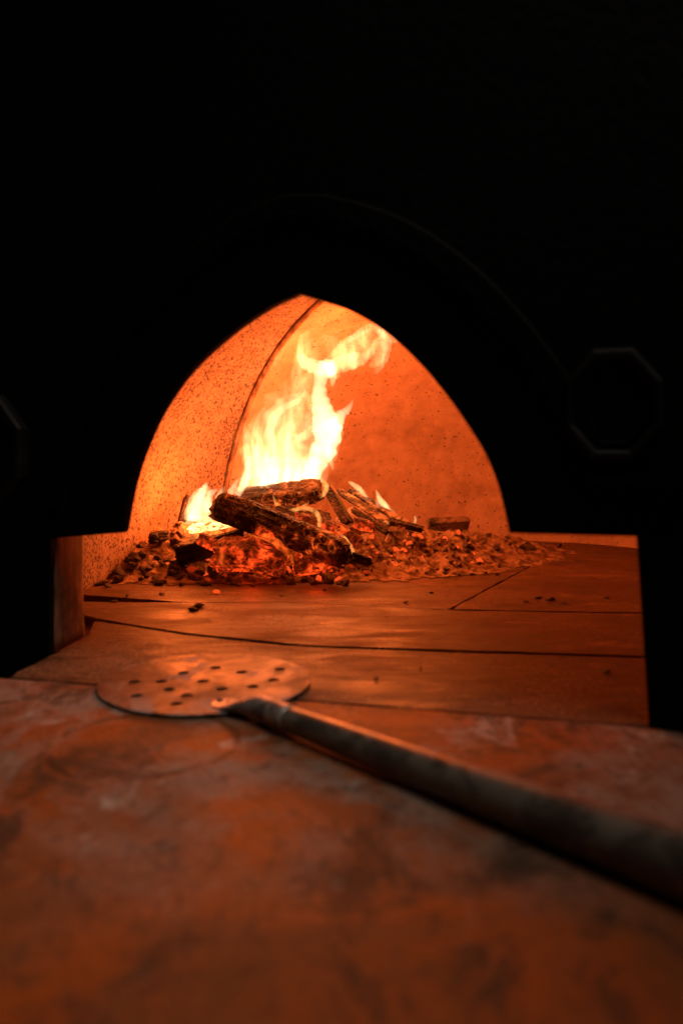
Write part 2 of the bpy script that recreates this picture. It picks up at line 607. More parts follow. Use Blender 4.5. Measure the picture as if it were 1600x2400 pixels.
probe = dome(0)
bvh = BVHTree.FromBMesh(probe)
cam_p = Vector((0, 0, HC))
sp = []
for px, py in [(742, 703), (715, 728), (690, 755), (640, 822), (602, 890), (570, 960), (545, 1040), (527, 1120)]:
    d = (at(px, py, 1.0) - cam_p).normalized()
    h = bvh.ray_cast(cam_p, d)[0]
    if h: sp.append(np.array(h))
cen = sum(sp) / len(sp)
_, _, vt = np.linalg.svd(np.array(sp) - cen)
pn, pc = Vector(vt[2]), Vector(cen)
if (loc(-.4, .3, .2) - pc).dot(pn) > 0: pn = -pn     # normal points to the far panel
probe.free()
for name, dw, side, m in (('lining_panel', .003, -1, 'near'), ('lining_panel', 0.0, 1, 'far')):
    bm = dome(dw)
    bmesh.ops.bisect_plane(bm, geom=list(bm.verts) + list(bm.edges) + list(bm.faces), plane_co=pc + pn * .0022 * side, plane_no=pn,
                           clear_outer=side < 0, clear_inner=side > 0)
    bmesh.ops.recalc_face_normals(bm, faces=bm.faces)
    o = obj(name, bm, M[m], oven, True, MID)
    # face the normals to the chamber, then thicken away from it
    me = o.data
    c = loc(0, .6, .2) - MID
    if sum((c - p.center).dot(p.normal) for p in me.polygons) < 0:
        me.flip_normals()
    sd = o.modifiers.new('thick', 'SOLIDIFY')
    sd.thickness = .018
    sd.offset = -1
    sd.use_quality_normals = True
bm = dome(.0005)  # dark strip added along the seam; its colour stands for the gap's shade
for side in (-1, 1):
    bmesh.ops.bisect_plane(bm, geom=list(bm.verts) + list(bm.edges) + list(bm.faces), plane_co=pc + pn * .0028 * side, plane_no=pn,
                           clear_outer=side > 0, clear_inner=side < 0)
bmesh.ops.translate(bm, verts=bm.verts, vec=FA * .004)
o = obj('seam_shade_strip', bm, M['seam_shade'], oven, True, MID)
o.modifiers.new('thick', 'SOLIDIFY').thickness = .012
bm = dome(-.05)
o = obj('outer_shell', bm, M['soot'], oven, True, MID)

# left jamb
bm = bmesh.new()
A0, A1 = gr(112, 1538), gr(206, 1490)
a2 = A0 + FA * .013; inn = A1
outl = [(a2.x, a2.y), (inn.x, inn.y), (inn.x - .16, inn.y + .06), (a2.x - .16, a2.y + .05)]
NZ = 16
rows = []
crn = []
for i, (x, y) in enumerate(outl):
    p, q, r = Vector(outl[i - 1]), Vector((x, y)), Vector(outl[(i + 1) % 4])
    for f in (0, .33, .66, 1):
        u = q + (p - q).normalized() * .018
        v = q + (r - q).normalized() * .018
        crn.append((u * (1 - f) ** 2 + q * 2 * f * (1 - f) + v * f * f) if i in (1,) else (u * (1 - f) + v * f) * .15 + q * .85)
for k in range(NZ + 1):
    z = .001 + .30 * k / NZ
    rows.append([bm.verts.new((c.x + .003 * noise.noise(Vector((c.x * 30, c.y * 30, z * 18))), c.y, z)) for c in crn])
for k in range(NZ):
    for j in range(len(crn)):
        bm.faces.new((rows[k][j], rows[k][(j + 1) % len(crn)], rows[k + 1][(j + 1) % len(crn)], rows[k + 1][j]))
bm.faces.new(rows[0][::-1]); bm.faces.new(rows[-1])
obj('jamb', bm, M['brick'], oven, True, MID)

# hearth: four big stone slabs on a bed
g2 = lambda px, py: tuple(gr(px, py).xy)
J1a, J1b = gr(720, 1640), gr(1510, 1700)
dj = (J1b - J1a) / (J1b.x - J1a.x)
j1 = lambda x: (x, (J1a + dj * (x - J1a.x)).y)
J2 = [g2(140, 1440), g2(215, 1450), g2(430, 1484), g2(700, 1513), g2(1000, 1523), g2(1510, 1539), (.55, .935)]
J3 = [(-.62, 1.42), g2(440, 1412), g2(700, 1411), g2(1050, 1430)]
J3r = [(.62, 1.19), g2(1500, 1438)]
dg = [g2(1050, 1430), g2(1180, 1360), (.50, 1.88), (.62, 2.2)]
slabs = [
    ([j1(-.368), j1(.286)] + [tuple((P1 + FA * .02 + FR * .03).xy), (.42, .945)] + J2[::-1][1:-1] + [tuple((P0 + FA * .09 - FR * .02).xy), tuple((P0 - FR * .004).xy)], -.0012),
    (J2[1:] + [(.62, 1.0)] + J3r + J3[::-1][:-1] + [(-.5, 1.30)], .0003),
    (J3 + dg[1:] + [(.2, 2.4), (-.6, 2.2), (-.8, 1.7)], -.0005),
    ([dg[0]] + [J3r[1], J3r[0]] + [(.85, 1.5), (.8, 2.0)] + dg[::-1][:-1], .0008),
]
hearth = None
bm = bmesh.new()
poly_prism(bm, [tuple(loc(-.33, -.0, 0).xy), tuple(loc(.33, 0, 0).xy), tuple(loc(.75, .3, 0).xy), tuple(loc(.75, 1.5, 0).xy), tuple(loc(-.75, 1.5, 0).xy), tuple(loc(-.75, .3, 0).xy)], -.0135, .03, 0)
hearth = obj('hearth', bm, M['brick'], oven, False, MID)
for pts, dz in slabs:
    bm = bmesh.new()
    poly_prism(bm, shrink([tuple(p) for p in pts], .0032), dz, .0115, .004)
    obj('hearth_slab', bm, M['slab'], hearth, False, MID)

# ------------------------------------------------------------------ counter in front
bm = bmesh.new()
f1 = P1 - FA * .004
cpts = [(-1.3, j1(-1.3)[1]), j1(f1.x - .012), tuple((f1 + FR * .02).xy), tuple((f1 + FR * 1.0).xy), (1.3, -.7), (-1.3, -.7)]
cp = shrink(cpts, .003)
poly_prism(bm, cp, -.0008, .05, .003)
counter = tag(obj('counter', bm, M['counter'], None, False), kind='structure')
counter['label'] = 'worn reddish stone counter dusted with flour'

# ------------------------------------------------------------------ pizza peel
PC = Vector((-.145, .848, .0065))
hs, he = Vector((-.0790, .734, .0115)), at(1600, 2030, FPX * (HC - .0168) / (2030 - HY))
hd = (he - hs).normalized()
peel = tag(empty('pizza_peel', (PC.x, PC.y, 0)), 'round perforated metal pizza peel with long dark tube handle lying on the counter', 'pizza peel')
RAD = .1115
holes = [(315, 1588), (378, 1588), (396, 1607), (320, 1621), (437, 1621), (414, 1641), (520, 1607), (477, 1588), (566, 1568),
         (640, 1587), (592, 1602), (430, 1568), (505, 1557), (655, 1562)]
cu = bpy.data.curves.new('blade', 'CURVE')
cu.dimensions = '2D'; cu.fill_mode = 'BOTH'


def spline(pl):
    s = cu.splines.new('POLY')
    s.points.add(len(pl) - 1)
    for i, (a, b) in enumerate(pl): s.points[i].co = (a, b, 0, 1)
    s.use_cyclic_u = True


hang = math.atan2(hd.y, hd.x)
spline([(RAD * (1 + .02 * math.cos(2 * (k - hang))) * math.cos(k), RAD * (1 + .02 * math.cos(2 * (k - hang))) * math.sin(k)) for k in [2 * math.pi * i / 96 for i in range(96)]])
for px, py in holes:
    p = gr(px, py, .007) - PC
    if p.xy.length > RAD - .012: continue
    ca, sa = math.cos(hang), math.sin(hang)
    L, r = .0012, .0060
    pl = []
    for k in range(20):
        a = 2 * math.pi * k / 20
        x = r * math.cos(a) + (L if math.cos(a) > 0 else -L)
        y = r * math.sin(a)
        x, y = x * .8, y
        pl.append((p.x + x * ca - y * sa, p.y + x * sa + y * ca))
    spline(pl)
cu.extrude = .0005; cu.bevel_depth = .0004; cu.offset = -.0004; cu.bevel_resolution = 1
tmp = bpy.data.objects.new('tmp', cu); COL.objects.link(tmp)
me = bpy.data.meshes.new_from_object(tmp.evaluated_get(bpy.context.evaluated_depsgraph_get()))
bm = bmesh.new(); bm.from_mesh(me)
bpy.data.objects.remove(tmp); bpy.data.meshes.remove(me)
bmesh.ops.remove_doubles(bm, verts=bm.verts, dist=1e-5)
# the plate is lightly dished and tips up towards the handle
for v in bm.verts:
    rr = v.co.xy.length / RAD
    along = v.co.xy.dot(Vector((hd.x, hd.y)).normalized())
    v.co.z += .0008 + along * .006 + v.co.x * .006 - .0050
bmesh.ops.translate(bm, verts=bm.verts, vec=PC)
obj('blade', bm, M['steel'], peel, False, PC)
bm = bmesh.new()
rim = [PC + Vector((RAD * (1 + .02 * math.cos(2 * (k - hang))) * math.cos(k), RAD * (1 + .02 * math.cos(2 * (k - hang))) * math.sin(k), 0)) for k in [2 * math.pi * i / 96 for i in range(96)]]
for p in rim:
    along = (p - PC).xy.dot(Vector((hd.x, hd.y)).normalized())
    p.z += along * .006 + (p - PC).x * .006 - .0043
rr = [bm.verts.new(Vector()) for _ in ()]
rings = []
for i, p in enumerate(rim):
    outv = (p - PC); outv.z = 0; outv.normalize()
    rings.append([bm.verts.new(p + outv * .0011 * math.cos(a) + Vector((0, 0, .0008 * math.sin(a)))) for a in [2 * math.pi * k / 8 for k in range(8)]])
for i in range(96):
    for k in range(8):
        bm.faces.new((rings[i][k], rings[i][(k + 1) % 8], rings[(i + 1) % 96][(k + 1) % 8], rings[(i + 1) % 96][k]))
obj('rim', bm, M['steel'], peel, True, PC)
bm = bmesh.new()
ends = hs + (he - hs) * 1.40
hp = [hs + (ends - hs) * f for f in np.linspace(0, 1, 40)]
tube(bm, hp, [.0088, .0100] + [float(x) for x in np.linspace(.0104, .0212, 37)] + [.0202], 32)
handle = obj('handle', bm, M['handle'], peel, True, PC)
bm = bmesh.new()
dxy = Vector((hd.x, hd.y, 0)).normalized()
tp = [Vector(p) for p in catmull([tuple(hs - dxy * .066 + Vector((0, 0, -.0100))), tuple(hs - dxy * .04 + Vector((0, 0, -.0078))), tuple(hs - dxy * .016 + Vector((0, 0, -.002))), tuple(hs + hd * .006), tuple(hs + hd * .05)], 6)]
tw = np.interp(np.linspace(0, 1, len(tp)), [0, .2, .5, .75, 1], [.015, .0175, .0150, .0118, .0118])
fl = np.interp(np.linspace(0, 1, len(tp)), [0, .3, .6, .75, 1], [.12, .14, .55, 1, 1])
n = len(tp)
seg = 28
rings = []
for i in range(n):
    t = (tp[min(i + 1, n - 1)] - tp[max(i - 1, 0)]).normalized()
    a = t.cross(Vector((0, 0, 1))).normalized(); b = a.cross(t)
    rings.append([bm.verts.new(tp[i] + a * tw[i] * math.cos(k) + b * tw[i] * fl[i] * math.sin(k)) for k in [2 * math.pi * j / seg for j in range(seg)]])
for i in range(n - 1):
    for j in range(seg):
        bm.faces.new((rings[i][j], rings[i][(j + 1) % seg], rings[i + 1][(j + 1) % seg], rings[i + 1][j]))
bm.faces.new(rings[0][::-1]); bm.faces.new(rings[-1])
obj('socket', bm, M['socket'], handle, True, PC)
for k, off in enumerate((-.058, -.044)):
    bm = bmesh.new()
    c = hs + dxy * off + Vector((0, 0, -.0066))
    bmesh.ops.create_uvsphere(bm, u_segments=14, v_segments=8, radius=.0034, matrix=Matrix.Translation(c) @ Matrix.Diagonal((1, 1, .5, 1)))
    obj('rivet', bm, M['steel'], handle, True, PC)

# ------------------------------------------------------------------ bed of ash under the fire
def ash_h(x, y):
    g = lambda cx, cy, a, sx, sy: a * math.exp(-((x - cx) / sx) ** 2 / 2 - ((y - cy) / sy) ** 2 / 2)
    h = g(-.13, 1.70, .078, .17, .105) + g(-.37, 1.66, .055, .085, .09) + g(.12, 1.76, .060, .13, .10) + g(.34, 1.93, .040, .12, .11)
    v = Vector((x, y, 0))
    h *= 1 + .42 * noise.fractal(v * 14, .8, 2.1, 4)
    h += .0085 * noise.fractal(v * 40 + Vector((7, 1, 3)), .7, 2.1, 4) * min(1, h / .02)
    return h - .007


bm = bmesh.new()
NX, NY = 300, 200
X0, X1, Y0, Y1 = -.62, .78, 1.32, 2.25
gv = {}
for j in range(NY + 1):
    for i in range(NX + 1):
        x, y = X0 + (X1 - X0) * i / NX, Y0 + (Y1 - Y0) * j / NY
        gv[i, j] = (x, y, ash_h(x, y))
vv = {}
for j in range(NY):
    for i in range(NX):
        q = [(i, j), (i + 1, j), (i + 1, j + 1), (i, j + 1)]
        if max(gv[k][2] for k in q) < .0012: continue
        for k in q:
            if k not in vv: vv[k] = bm.verts.new((gv[k][0], gv[k][1], max(gv[k][2], .0010)))
        bm.faces.new([vv[k] for k in q])
tag(obj('ash', bm, M['ash'], None, True), 'heap of grey ash and cinders under the burning logs', 'ash', kind='stuff')


# ------------------------------------------------------------------ logs
def log(name, a, b, r, m, label, cat='log', group=None, seed=0, flat=1.0, sides=5, bend=0.0, taper=.9, jag=.35):
    """a split, burnt piece of wood from a to b: flat split faces, worn corners, ragged ends, modelled along its own x axis"""
    rr = random.Random(int(seed * 97))
    L = (b - a).length
    n = max(16, int(L / .003))
    # split cross-section: a few corners at uneven angles, then rounded a little
    ang = [2 * math.pi * (k + rr.uniform(-.22, .22)) / sides for k in range(sides)]
    cor = [Vector((math.cos(t) * rr.uniform(.85, 1.2), math.sin(t) * flat * rr.uniform(.85, 1.2))) for t in ang]
    prof = []
    for k in range(sides):
        p, q, t = cor[k - 1], cor[k], cor[(k + 1) % sides]
        u, v = q + (p - q) * .16, q + (t - q) * .16
        for f in (0, .5, 1): prof.append(u * (1 - f) ** 2 + q * 2 * f * (1 - f) + v * f * f)
        nxt = t + (q - t) * .16
        for f in (.2, .4, .6, .8): prof.append(v * (1 - f) + nxt * f)
    seg = len(prof)
    bm = bmesh.new()
    rings = []
    for i in range(n + 1):
        f = i / n
        x = L * (f - .5)
        tw = .25 * (f - .5) * rr.choice((1,)) * math.sin(seed)
        ring = []
        for k, p in enumerate(prof):
            y, z = p
            y, z = y * math.cos(tw) - z * math.sin(tw), y * math.sin(tw) + z * math.cos(tw)
            sv = Vector((x * 9 + seed, y * 1.6, z * 1.6 + seed * 3))
            q = 1 + .10 * noise.fractal(sv, 1.0, 2.0, 3)
            # long splits along the grain and cross checks of burnt wood
            q -= .09 * max(0, 1 - abs(noise.noise(Vector((x * 3, y * 4 + seed, z * 4)))) / .10)
            vd = noise.voronoi(Vector((x * 34 + seed * 4, y * 1.5, z * 1.5 + seed)))[0]
            q -= .07 * max(0, 1 - (vd[1] - vd[0]) / .10)
            rad = r * (1 + (taper - 1) * f)
            e = 0
            if i in (0, 1, 2): e = -jag * r * noise.fractal(Vector((y * 2.2, z * 2.2, seed)), .8, 2, 3) * (3 - i) / 3
            if i in (n, n - 1, n - 2): e = jag * r * noise.fractal(Vector((y * 2.2, z * 2.2, seed + 9)), .8, 2, 3) * (3 - (n - i)) / 3
            end = min(f, 1 - f) * L / r
            q *= .86 + .14 * min(1, end / .35)
            ring.append(bm.verts.new((x + e, y * rad * q, z * rad * q + bend * math.cos(math.pi * (f - .5)))))
        rings.append(ring)
    for i in range(n):
        for k in range(seg):
            bm.faces.new((rings[i][k], rings[i][(k + 1) % seg], rings[i + 1][(k + 1) % seg], rings[i + 1][k]))
    for ring, sg in ((rings[0], -1), (rings[-1], 1)):
        cc = sum((v.co for v in ring), Vector()) / seg
        prev = ring
        for sc in (.75, .5, .25):
            nr = [bm.verts.new(cc + (v.co - cc) * sc + Vector((sg * r * .14 * noise.noise(v.co * 70 + Vector((seed, sc * 9, 0))), 0, 0))) for v in ring]
            for k in range(seg):
                bm.faces.new((prev[k], prev[(k + 1) % seg], nr[(k + 1) % seg], nr[k]))
            prev = nr
        cv = bm.verts.new(cc)
        for k in range(seg):
            bm.faces.new((prev[k], prev[(k + 1) % seg], cv))
    o = obj(name, bm, m, None, False)
    o.rotation_euler = (b - a).to_track_quat('X', 'Z').to_euler()
    o.location = (a + b) / 2
    return tag(o, label, cat, group)


LG = 'burning logs on the fire'
log('log', at(562, 1172, 1.68), at(752, 1146, 1.64), .032, M['char'], 'charred log lying level on top of the pile under the tall flame', group=LG, seed=1.3, sides=4)
log('log', at(512, 1190, 1.58), at(806, 1304, 1.45), .033, M['char_dark'], 'thick black log sloping down to the right across the front of the pile', group=LG, seed=2.3, sides=6, bend=.004, taper=.85)
log('log', at(412, 1302, 1.53), at(570, 1262, 1.55), .028, M['char_black'], 'short black log end sticking out at the lower left of the pile', group=LG, seed=3.7, sides=5)
log('log', at(506, 1300, 1.50), at(668, 1326, 1.50), .034, M['char_red'], 'red glowing log lying crosswise at the front under the black sloping log', group=LG, seed=5.2, sides=5, bend=.01)
log('log', at(446, 1240, 1.62), at(572, 1222, 1.62), .017, M['bright'], 'white-hot split log behind the short black log end', group=LG, seed=6.1, flat=.7, sides=4)
log('log', at(426, 1224, 1.66), at(441, 1164, 1.69), .013, M['char_dark'], 'small charred log stub standing upright beside the left flame', group=LG, seed=7.9, sides=4)
log('log', at(690, 1228, 1.56), at(838, 1270, 1.58), .028, M['char_red'], 'glowing log half hidden behind the black sloping log', group=LG, seed=8.4, sides=5)
log('log', at(690, 1330, 1.455), at(790, 1316, 1.47), .017, M['char_red'], 'small crumbling red log piece low in the front of the embers', group=LG, seed=9.4, sides=4)
log('log', at(640, 1208, 1.60), at(770, 1222, 1.62), .022, M['char'], 'split log wedged between the top log and the black sloping log', group=LG, seed=10.6, sides=4)
for a, b, r, mm, lb, sd in (
    ((604, 1238, 1.50), (650, 1252, 1.50), .015, 'char_red', 'broken red chunk lodged under the middle of the black sloping log', 12.1),
    ((832, 1226, 1.58), (876, 1238, 1.57), .014, 'char_red', 'broken chunk with a red edge below the kindling bundle', 13.4),
    ((470, 1262, 1.52), (508, 1280, 1.50), .013, 'char_red', 'small red chunk between the short black log end and the crosswise log', 14.2),
    ((826, 1306, 1.46), (866, 1318, 1.47), .011, 'char_black', 'small black chunk at the foot of the black sloping log', 15.6),
    ((352, 1262, 1.58), (392, 1252, 1.60), .014, 'char_black', 'black chunk alone in the ash left of the short black log end', 16.3),
):
    log('charred_chunk', at(*a), at(*b), r, M[mm], lb, 'charcoal', 'broken chunks in the fire', seed=sd, sides=5, jag=.5)
KG = 'split kindling sticks on the right of the fire'
for a, b, r, mm, lb, sd in (
    ((770, 1142, 1.66), (818, 1226, 1.60), .016, 'char_dark', 'short dark kindling stick leaning beside the top log', 1.5),
    ((792, 1150, 1.70), (908, 1224, 1.64), .014, 'kindling', 'long split kindling stick nearest the top log', 2.6),
    ((818, 1148, 1.74), (938, 1220, 1.68), .013, 'kindling', 'split kindling stick under the two small right flames', 3.7),
    ((846, 1176, 1.74), (958, 1226, 1.70), .011, 'kindling', 'thin outermost kindling stick with glowing edges', 4.9),
    ((885, 1214, 1.66), (988, 1240, 1.66), .015, 'char_dark', 'black kindling stick end lying flat at the right foot of the bundle', 5.3),
    ((826, 1194, 1.62), (908, 1250, 1.58), .011, 'char_dark', 'thin black kindling stick lying lowest in the bundle', 6.2),
):
    log('kindling_stick', at(*a), at(*b), r, M[mm], lb, 'kindling', KG, seed=sd, flat=.62, sides=4)
log('charcoal_block', at(1002, 1228, 1.95), at(1096, 1228, 1.96), .028, M['ashlump'], 'square block of burnt wood standing alone in the ash at the right', 'charcoal', seed=11.3, flat=.8, sides=4, jag=.1, taper=1)

# ------------------------------------------------------------------ loose coals and embers
def lump_mesh(name, m, seed):
    """a broken chunk: hull of random points, edges worn, surface roughened"""
    rr = random.Random(seed)
    bm = bmesh.new()
    for _ in range(16):
        v = Vector((rr.gauss(0, 1), rr.gauss(0, 1), rr.gauss(0, 1))).normalized() * rr.uniform(.75, 1.25)
        bm.verts.new(v)
    h = bmesh.ops.convex_hull(bm, input=list(bm.verts))
    bmesh.ops.delete(bm, geom=[g for g in h['geom_interior'] if isinstance(g, bmesh.types.BMVert)], context='VERTS')
    bmesh.ops.bevel(bm, geom=list(bm.edges), offset=.07, segments=1, affect='EDGES')
    bmesh.ops.triangulate(bm, faces=list(bm.faces))
    bmesh.ops.subdivide_edges(bm, edges=list(bm.edges), cuts=2, use_grid_fill=True)
    for v in bm.verts:
        q = v.co.copy()
        v.co = q * (1 + .22 * noise.fractal(q * 1.7 + Vector((seed * 3, 0, 0)), .9, 2.0, 4))
    me = bpy.data.meshes.new(name)
    bmesh.ops.recalc_face_normals(bm, faces=bm.faces)
    bm.to_mesh(me); bm.free()
    for p in me.polygons: p.use_smooth = True
    me.materials.append(m)
    return me


protos = {k: [lump_mesh(k + '_lump', M[k], s + i * 1.7) for i in range(5)] for k, s in (('coal', 1), ('ashlump', 20), ('ember', 40), ('ember_dim', 60))}


def scatter(n, name, kind, px0, px1, py0, py1, r0, r1, label, cat, group, sink=.62):
    for _ in range(n):
        for _try in range(30):
            p = gr(R.uniform(px0, px1), R.uniform(py0, py1))
            # walk along the sight line until it meets the ash
            d = (p - cam_p)
            k = .55
            while k < 1.0:
                q = cam_p + d * k
                if q.z <= max(ash_h(q.x, q.y), 0): break
                k += .002
            q = cam_p + d * min(k, 1)
            if 1.40 < q.y < 2.05: break
        r = R.uniform(r0, r1) * (R.random() ** .6 * .6 + .5)
        o = bpy.data.objects.new(name, R.choice(protos[kind]))
        o.scale = (r * R.uniform(.8, 1.35), r * R.uniform(.8, 1.2), r * R.uniform(.55, .85))
        o.rotation_euler = (R.uniform(-.5, .5), R.uniform(-.5, .5), R.uniform(0, 6.28))
        o.location = (q.x, q.y, max(ash_h(q.x, q.y), 0) + r * .55 * (1 - sink))
        COL.objects.link(o)
        tag(o, label, cat, group)


scatter(120, 'coal', 'coal', 290, 860, 1312, 1374, .004, .012, 'dull dark coal along the front edge of the embers', 'coal', 'dark coals in front of the logs')
scatter(12, 'coal', 'coal', 212, 330, 1290, 1378, .010, .020, 'brown lump of cold coal beside the left oven wall', 'coal', 'cold coals by the left wall')
scatter(18, 'coal', 'ashlump', 290, 430, 1236, 1330, .004, .013, 'ash-covered coal on the slope left of the logs', 'coal', 'ashy coals left of the logs')
scatter(40, 'ember', 'ember_dim', 440, 860, 1296, 1368, .005, .011, 'dim dark red ember crowded under the front log', 'ember', 'dim embers under the front log')
scatter(30, 'ember', 'ember', 470, 820, 1300, 1362, .004, .010, 'glowing red ember in front of the logs', 'ember', 'embers in front of the logs')
scatter(36, 'cinder', 'ashlump', 820, 1150, 1240, 1346, .003, .009, 'ash-covered cinder in the rubble right of the logs', 'cinder', 'ashy cinders right of the logs')
scatter(46, 'cinder', 'coal', 820, 1190, 1240, 1350, .0025, .007, 'tiny black cinder in the ash right of the logs', 'cinder', 'tiny black cinders right of the logs')
scatter(20, 'ember', 'ember', 860, 1140, 1236, 1322, .004, .008, 'small red ember among the ashy cinders', 'ember', 'embers among the right cinders')
scatter(14, 'cinder', 'coal', 1080, 1270, 1250, 1300, .005, .011, 'dark cinder at the far right end of the ash', 'cinder', 'dark cinders at the far right')


# crumbs of charcoal lying on the bare slabs
for px, py, r in ((1420, 1577, .0042), (985, 1568, .002), (880, 1592, .0026), (466, 1424, .008), (452, 1432, .006), (952, 1414, .004), (1290, 1408, .007),
                  (1262, 1404, .005), (1322, 1416, .005), (1232, 1412, .004), (1240, 1276, .010), (1010, 1390, .003), (660, 1398, .003), (1420, 1404, .004),
                  (300, 1398, .004), (268, 1412, .004), (380, 1394, .004), (1106, 1348, .004), (760, 1384, .003)):
    o = bpy.data.objects.new('charcoal_crumb', R.choice(protos['coal']))
    p = gr(px, py)
    o.location = (p.x, p.y, r * .45)
    o.scale = (r * 1.5, r * 1.1, r * .6)
    o.rotation_euler = (0, 0, R.uniform(0, 6))
    COL.objects.link(o)
    tag(o, 'black crumb of charcoal lying on the bare hearth slabs', 'crumb', 'charcoal crumbs on the hearth')
o = bpy.data.objects.new('ember', protos['ember'][0])
p = gr(508, 1391)
o.location = (p.x, p.y, .003); o.scale = (.006, .005, .004)
COL.objects.link(o)
tag(o, 'single red ember that rolled out onto the bare hearth', 'ember')

# ------------------------------------------------------------------ flames: bodies of glowing gas
def tongue(pts, Y, mt, parent, name='tongue', flat=.55, sway=.0, soft=1.0, origin=None):
    """pts: (photo x, photo y, half width in photo px) along the tongue at depth Y (metres)"""
    cs = catmull([(p[0], p[1], p[2], Y + (p[3] if len(p) > 3 else 0)) for p in pts], 9)
    n = len(cs)
    bm = bmesh.new()
    seg = 24
    rings = []
    P = [at(c[0], c[1], c[3]) for c in cs]
    for i in range(n):
        t = (P[min(i + 1, n - 1)] - P[max(i - 1, 0)]).normalized()
        b = Vector((0, 1, 0))
        a = t.cross(b).normalized()
        b = a.cross(t).normalized()
        w = max(cs[i][2], .4) * cs[i][3] / FPX * soft
        w *= 1 + .17 * noise.noise(Vector((i * .33, Y * 40, pts[0][0] * .1))) + .07 * noise.noise(Vector((i * .9, Y * 90, pts[0][1] * .1)))
        c = P[i] + a * .16 * w * noise.noise(Vector((i * .21, pts[0][1], 3)))
        rings.append([bm.verts.new(c + a * w * math.cos(k) + b * w * flat * math.sin(k)) for k in [2 * math.pi * j / seg for j in range(seg)]])
    for i in range(n - 1):
        for j in range(seg):
            bm.faces.new((rings[i][j], rings[i][(j + 1) % seg], rings[i + 1][(j + 1) % seg], rings[i + 1][j]))
    bm.faces.new(rings[0][::-1]); bm.faces.new(rings[-1])
    return obj(name, bm, mt, parent, True, origin)


FL = dict(core=m_flame('flame_core', 74, (1, .66, .34)), mid=m_flame('flame_mid', 26, (1, .54, .24), 24, .2),
          veil=m_flame('flame_veil', 11, (1, .43, .15), 17, .1), wisp=m_flame('flame_wisp', 32, (1, .48, .17), 34, .15),
          edge=m_flame('flame_edge', 62, (1, .57, .24), 40, .45), halo=m_flame('flame_halo', 1.2, (1, .28, .06)),
          red=m_flame('flame_red', 70, (1, .12, .012), 60, .1), small=m_flame('flame_small', 120, (1, .56, .20), 50, .5), lick=m_flame('flame_lick', 120, (1, .36, .075), 60, .35), gauze=m_flame('flame_gauze', 22, (1, .48, .17), 30, .05))
FO = at(660, 1140, 1.68)
fire = tag(empty('flame', FO), 'tall yellow-white flame twisting up from the top log to the vault', 'flame', 'flames of the fire')


def T(y, k, *pts, flat=.55, soft=1.0):
    tongue(pts, y, FL[k], fire, 'flame_tongue', flat, soft=soft, origin=FO)


# wide body over the logs
T(1.70, 'veil', (650, 1150, 86), (655, 1080, 92), (668, 1010, 84), (690, 950, 62), (718, 905, 34), (735, 870, 8), flat=.6)
T(1.69, 'mid', (650, 1146, 78), (648, 1100, 76), (650, 1060, 62), (650, 1010, 50), (668, 965, 36), (700, 935, 18), (720, 912, 3), flat=.45)
T(1.67, 'mid', (600, 1146, 30), (592, 1100, 24), (584, 1050, 16), (577, 1015, 9), (573, 990, 1), flat=.6)
T(1.68, 'edge', (606, 1120, 9), (600, 1060, 9), (597, 1020, 8), (606, 980, 6), (622, 952, 2), flat=.7)
T(1.66, 'edge', (588, 1125, 11), (582, 1080, 9), (577, 1040, 6), (574, 1000, 1), flat=.7)
T(1.68, 'edge', (628, 1110, 14), (634, 1060, 14), (632, 1010, 12), (646, 972, 10), (672, 952, 9), (700, 938, 7), (716, 916, 2), flat=.6)
T(1.66, 'edge', (628, 1144, 14), (642, 1110, 15), (650, 1070, 12), (645, 1042, 7), (648, 1020, 1), flat=.7)
T(1.67, 'mid', (580, 1156, 10), (606, 1142, 22), (640, 1130, 32), (680, 1122, 32), (712, 1116, 20), (728, 1110, 5), flat=.5)
T(1.69, 'edge', (676, 1140, 12), (684, 1112, 9), (676, 1080, 5), (680, 1050, 1), flat=.7)
T(1.66, 'edge', (612, 1150, 9), (618, 1122, 8), (612, 1092, 5), (618, 1060, 1), flat=.7)
T(1.70, 'mid', (690, 1146, 52), (690, 1100, 58), (694, 1060, 48), (704, 1025, 34), (716, 990, 20), (728, 960, 4), flat=.5)
T(1.68, 'edge', (690, 1136, 10), (706, 1100, 9), (722, 1070, 8), (736, 1050, 3), flat=.7)
T(1.66, 'edge', (560, 1152, 5), (572, 1132, 12), (580, 1108, 9), (584, 1080, 3), flat=.7)
T(1.68, 'wisp', (660, 1060, 14), (668, 1020, 16), (690, 990, 14), (706, 960, 9), (712, 935, 2), flat=.6)
# bright column on the right
T(1.69, 'core', (722, 1126, 18), (745, 1085, 24), (762, 1045, 30), (768, 1012, 34), (760, 980, 32), (752, 945, 22), (748, 915, 17), (752, 885, 17), (764, 866, 24), (770, 850, 20), (772, 842, 6), flat=.5)
T(1.67, 'edge', (688, 1036, 4), (705, 1026, 10), (722, 1016, 12), (736, 1000, 11), (738, 978, 4), flat=.6)
T(1.68, 'core', (770, 1010, 22), (788, 990, 18), (800, 972, 12), (812, 962, 9), (822, 948, 5), (828, 934, 1), flat=.55)
T(1.69, 'mid', (740, 1130, 24), (744, 1080, 34), (750, 1030, 40), (745, 980, 32), (738, 945, 18), flat=.6)
T(1.68, 'edge', (766, 1030, 10), (770, 1060, 9), (774, 1080, 6), (782, 1104, 1), flat=.6)
T(1.69, 'core', (776, 868, 12), (780, 885, 9), (778, 905, 3), flat=.6)
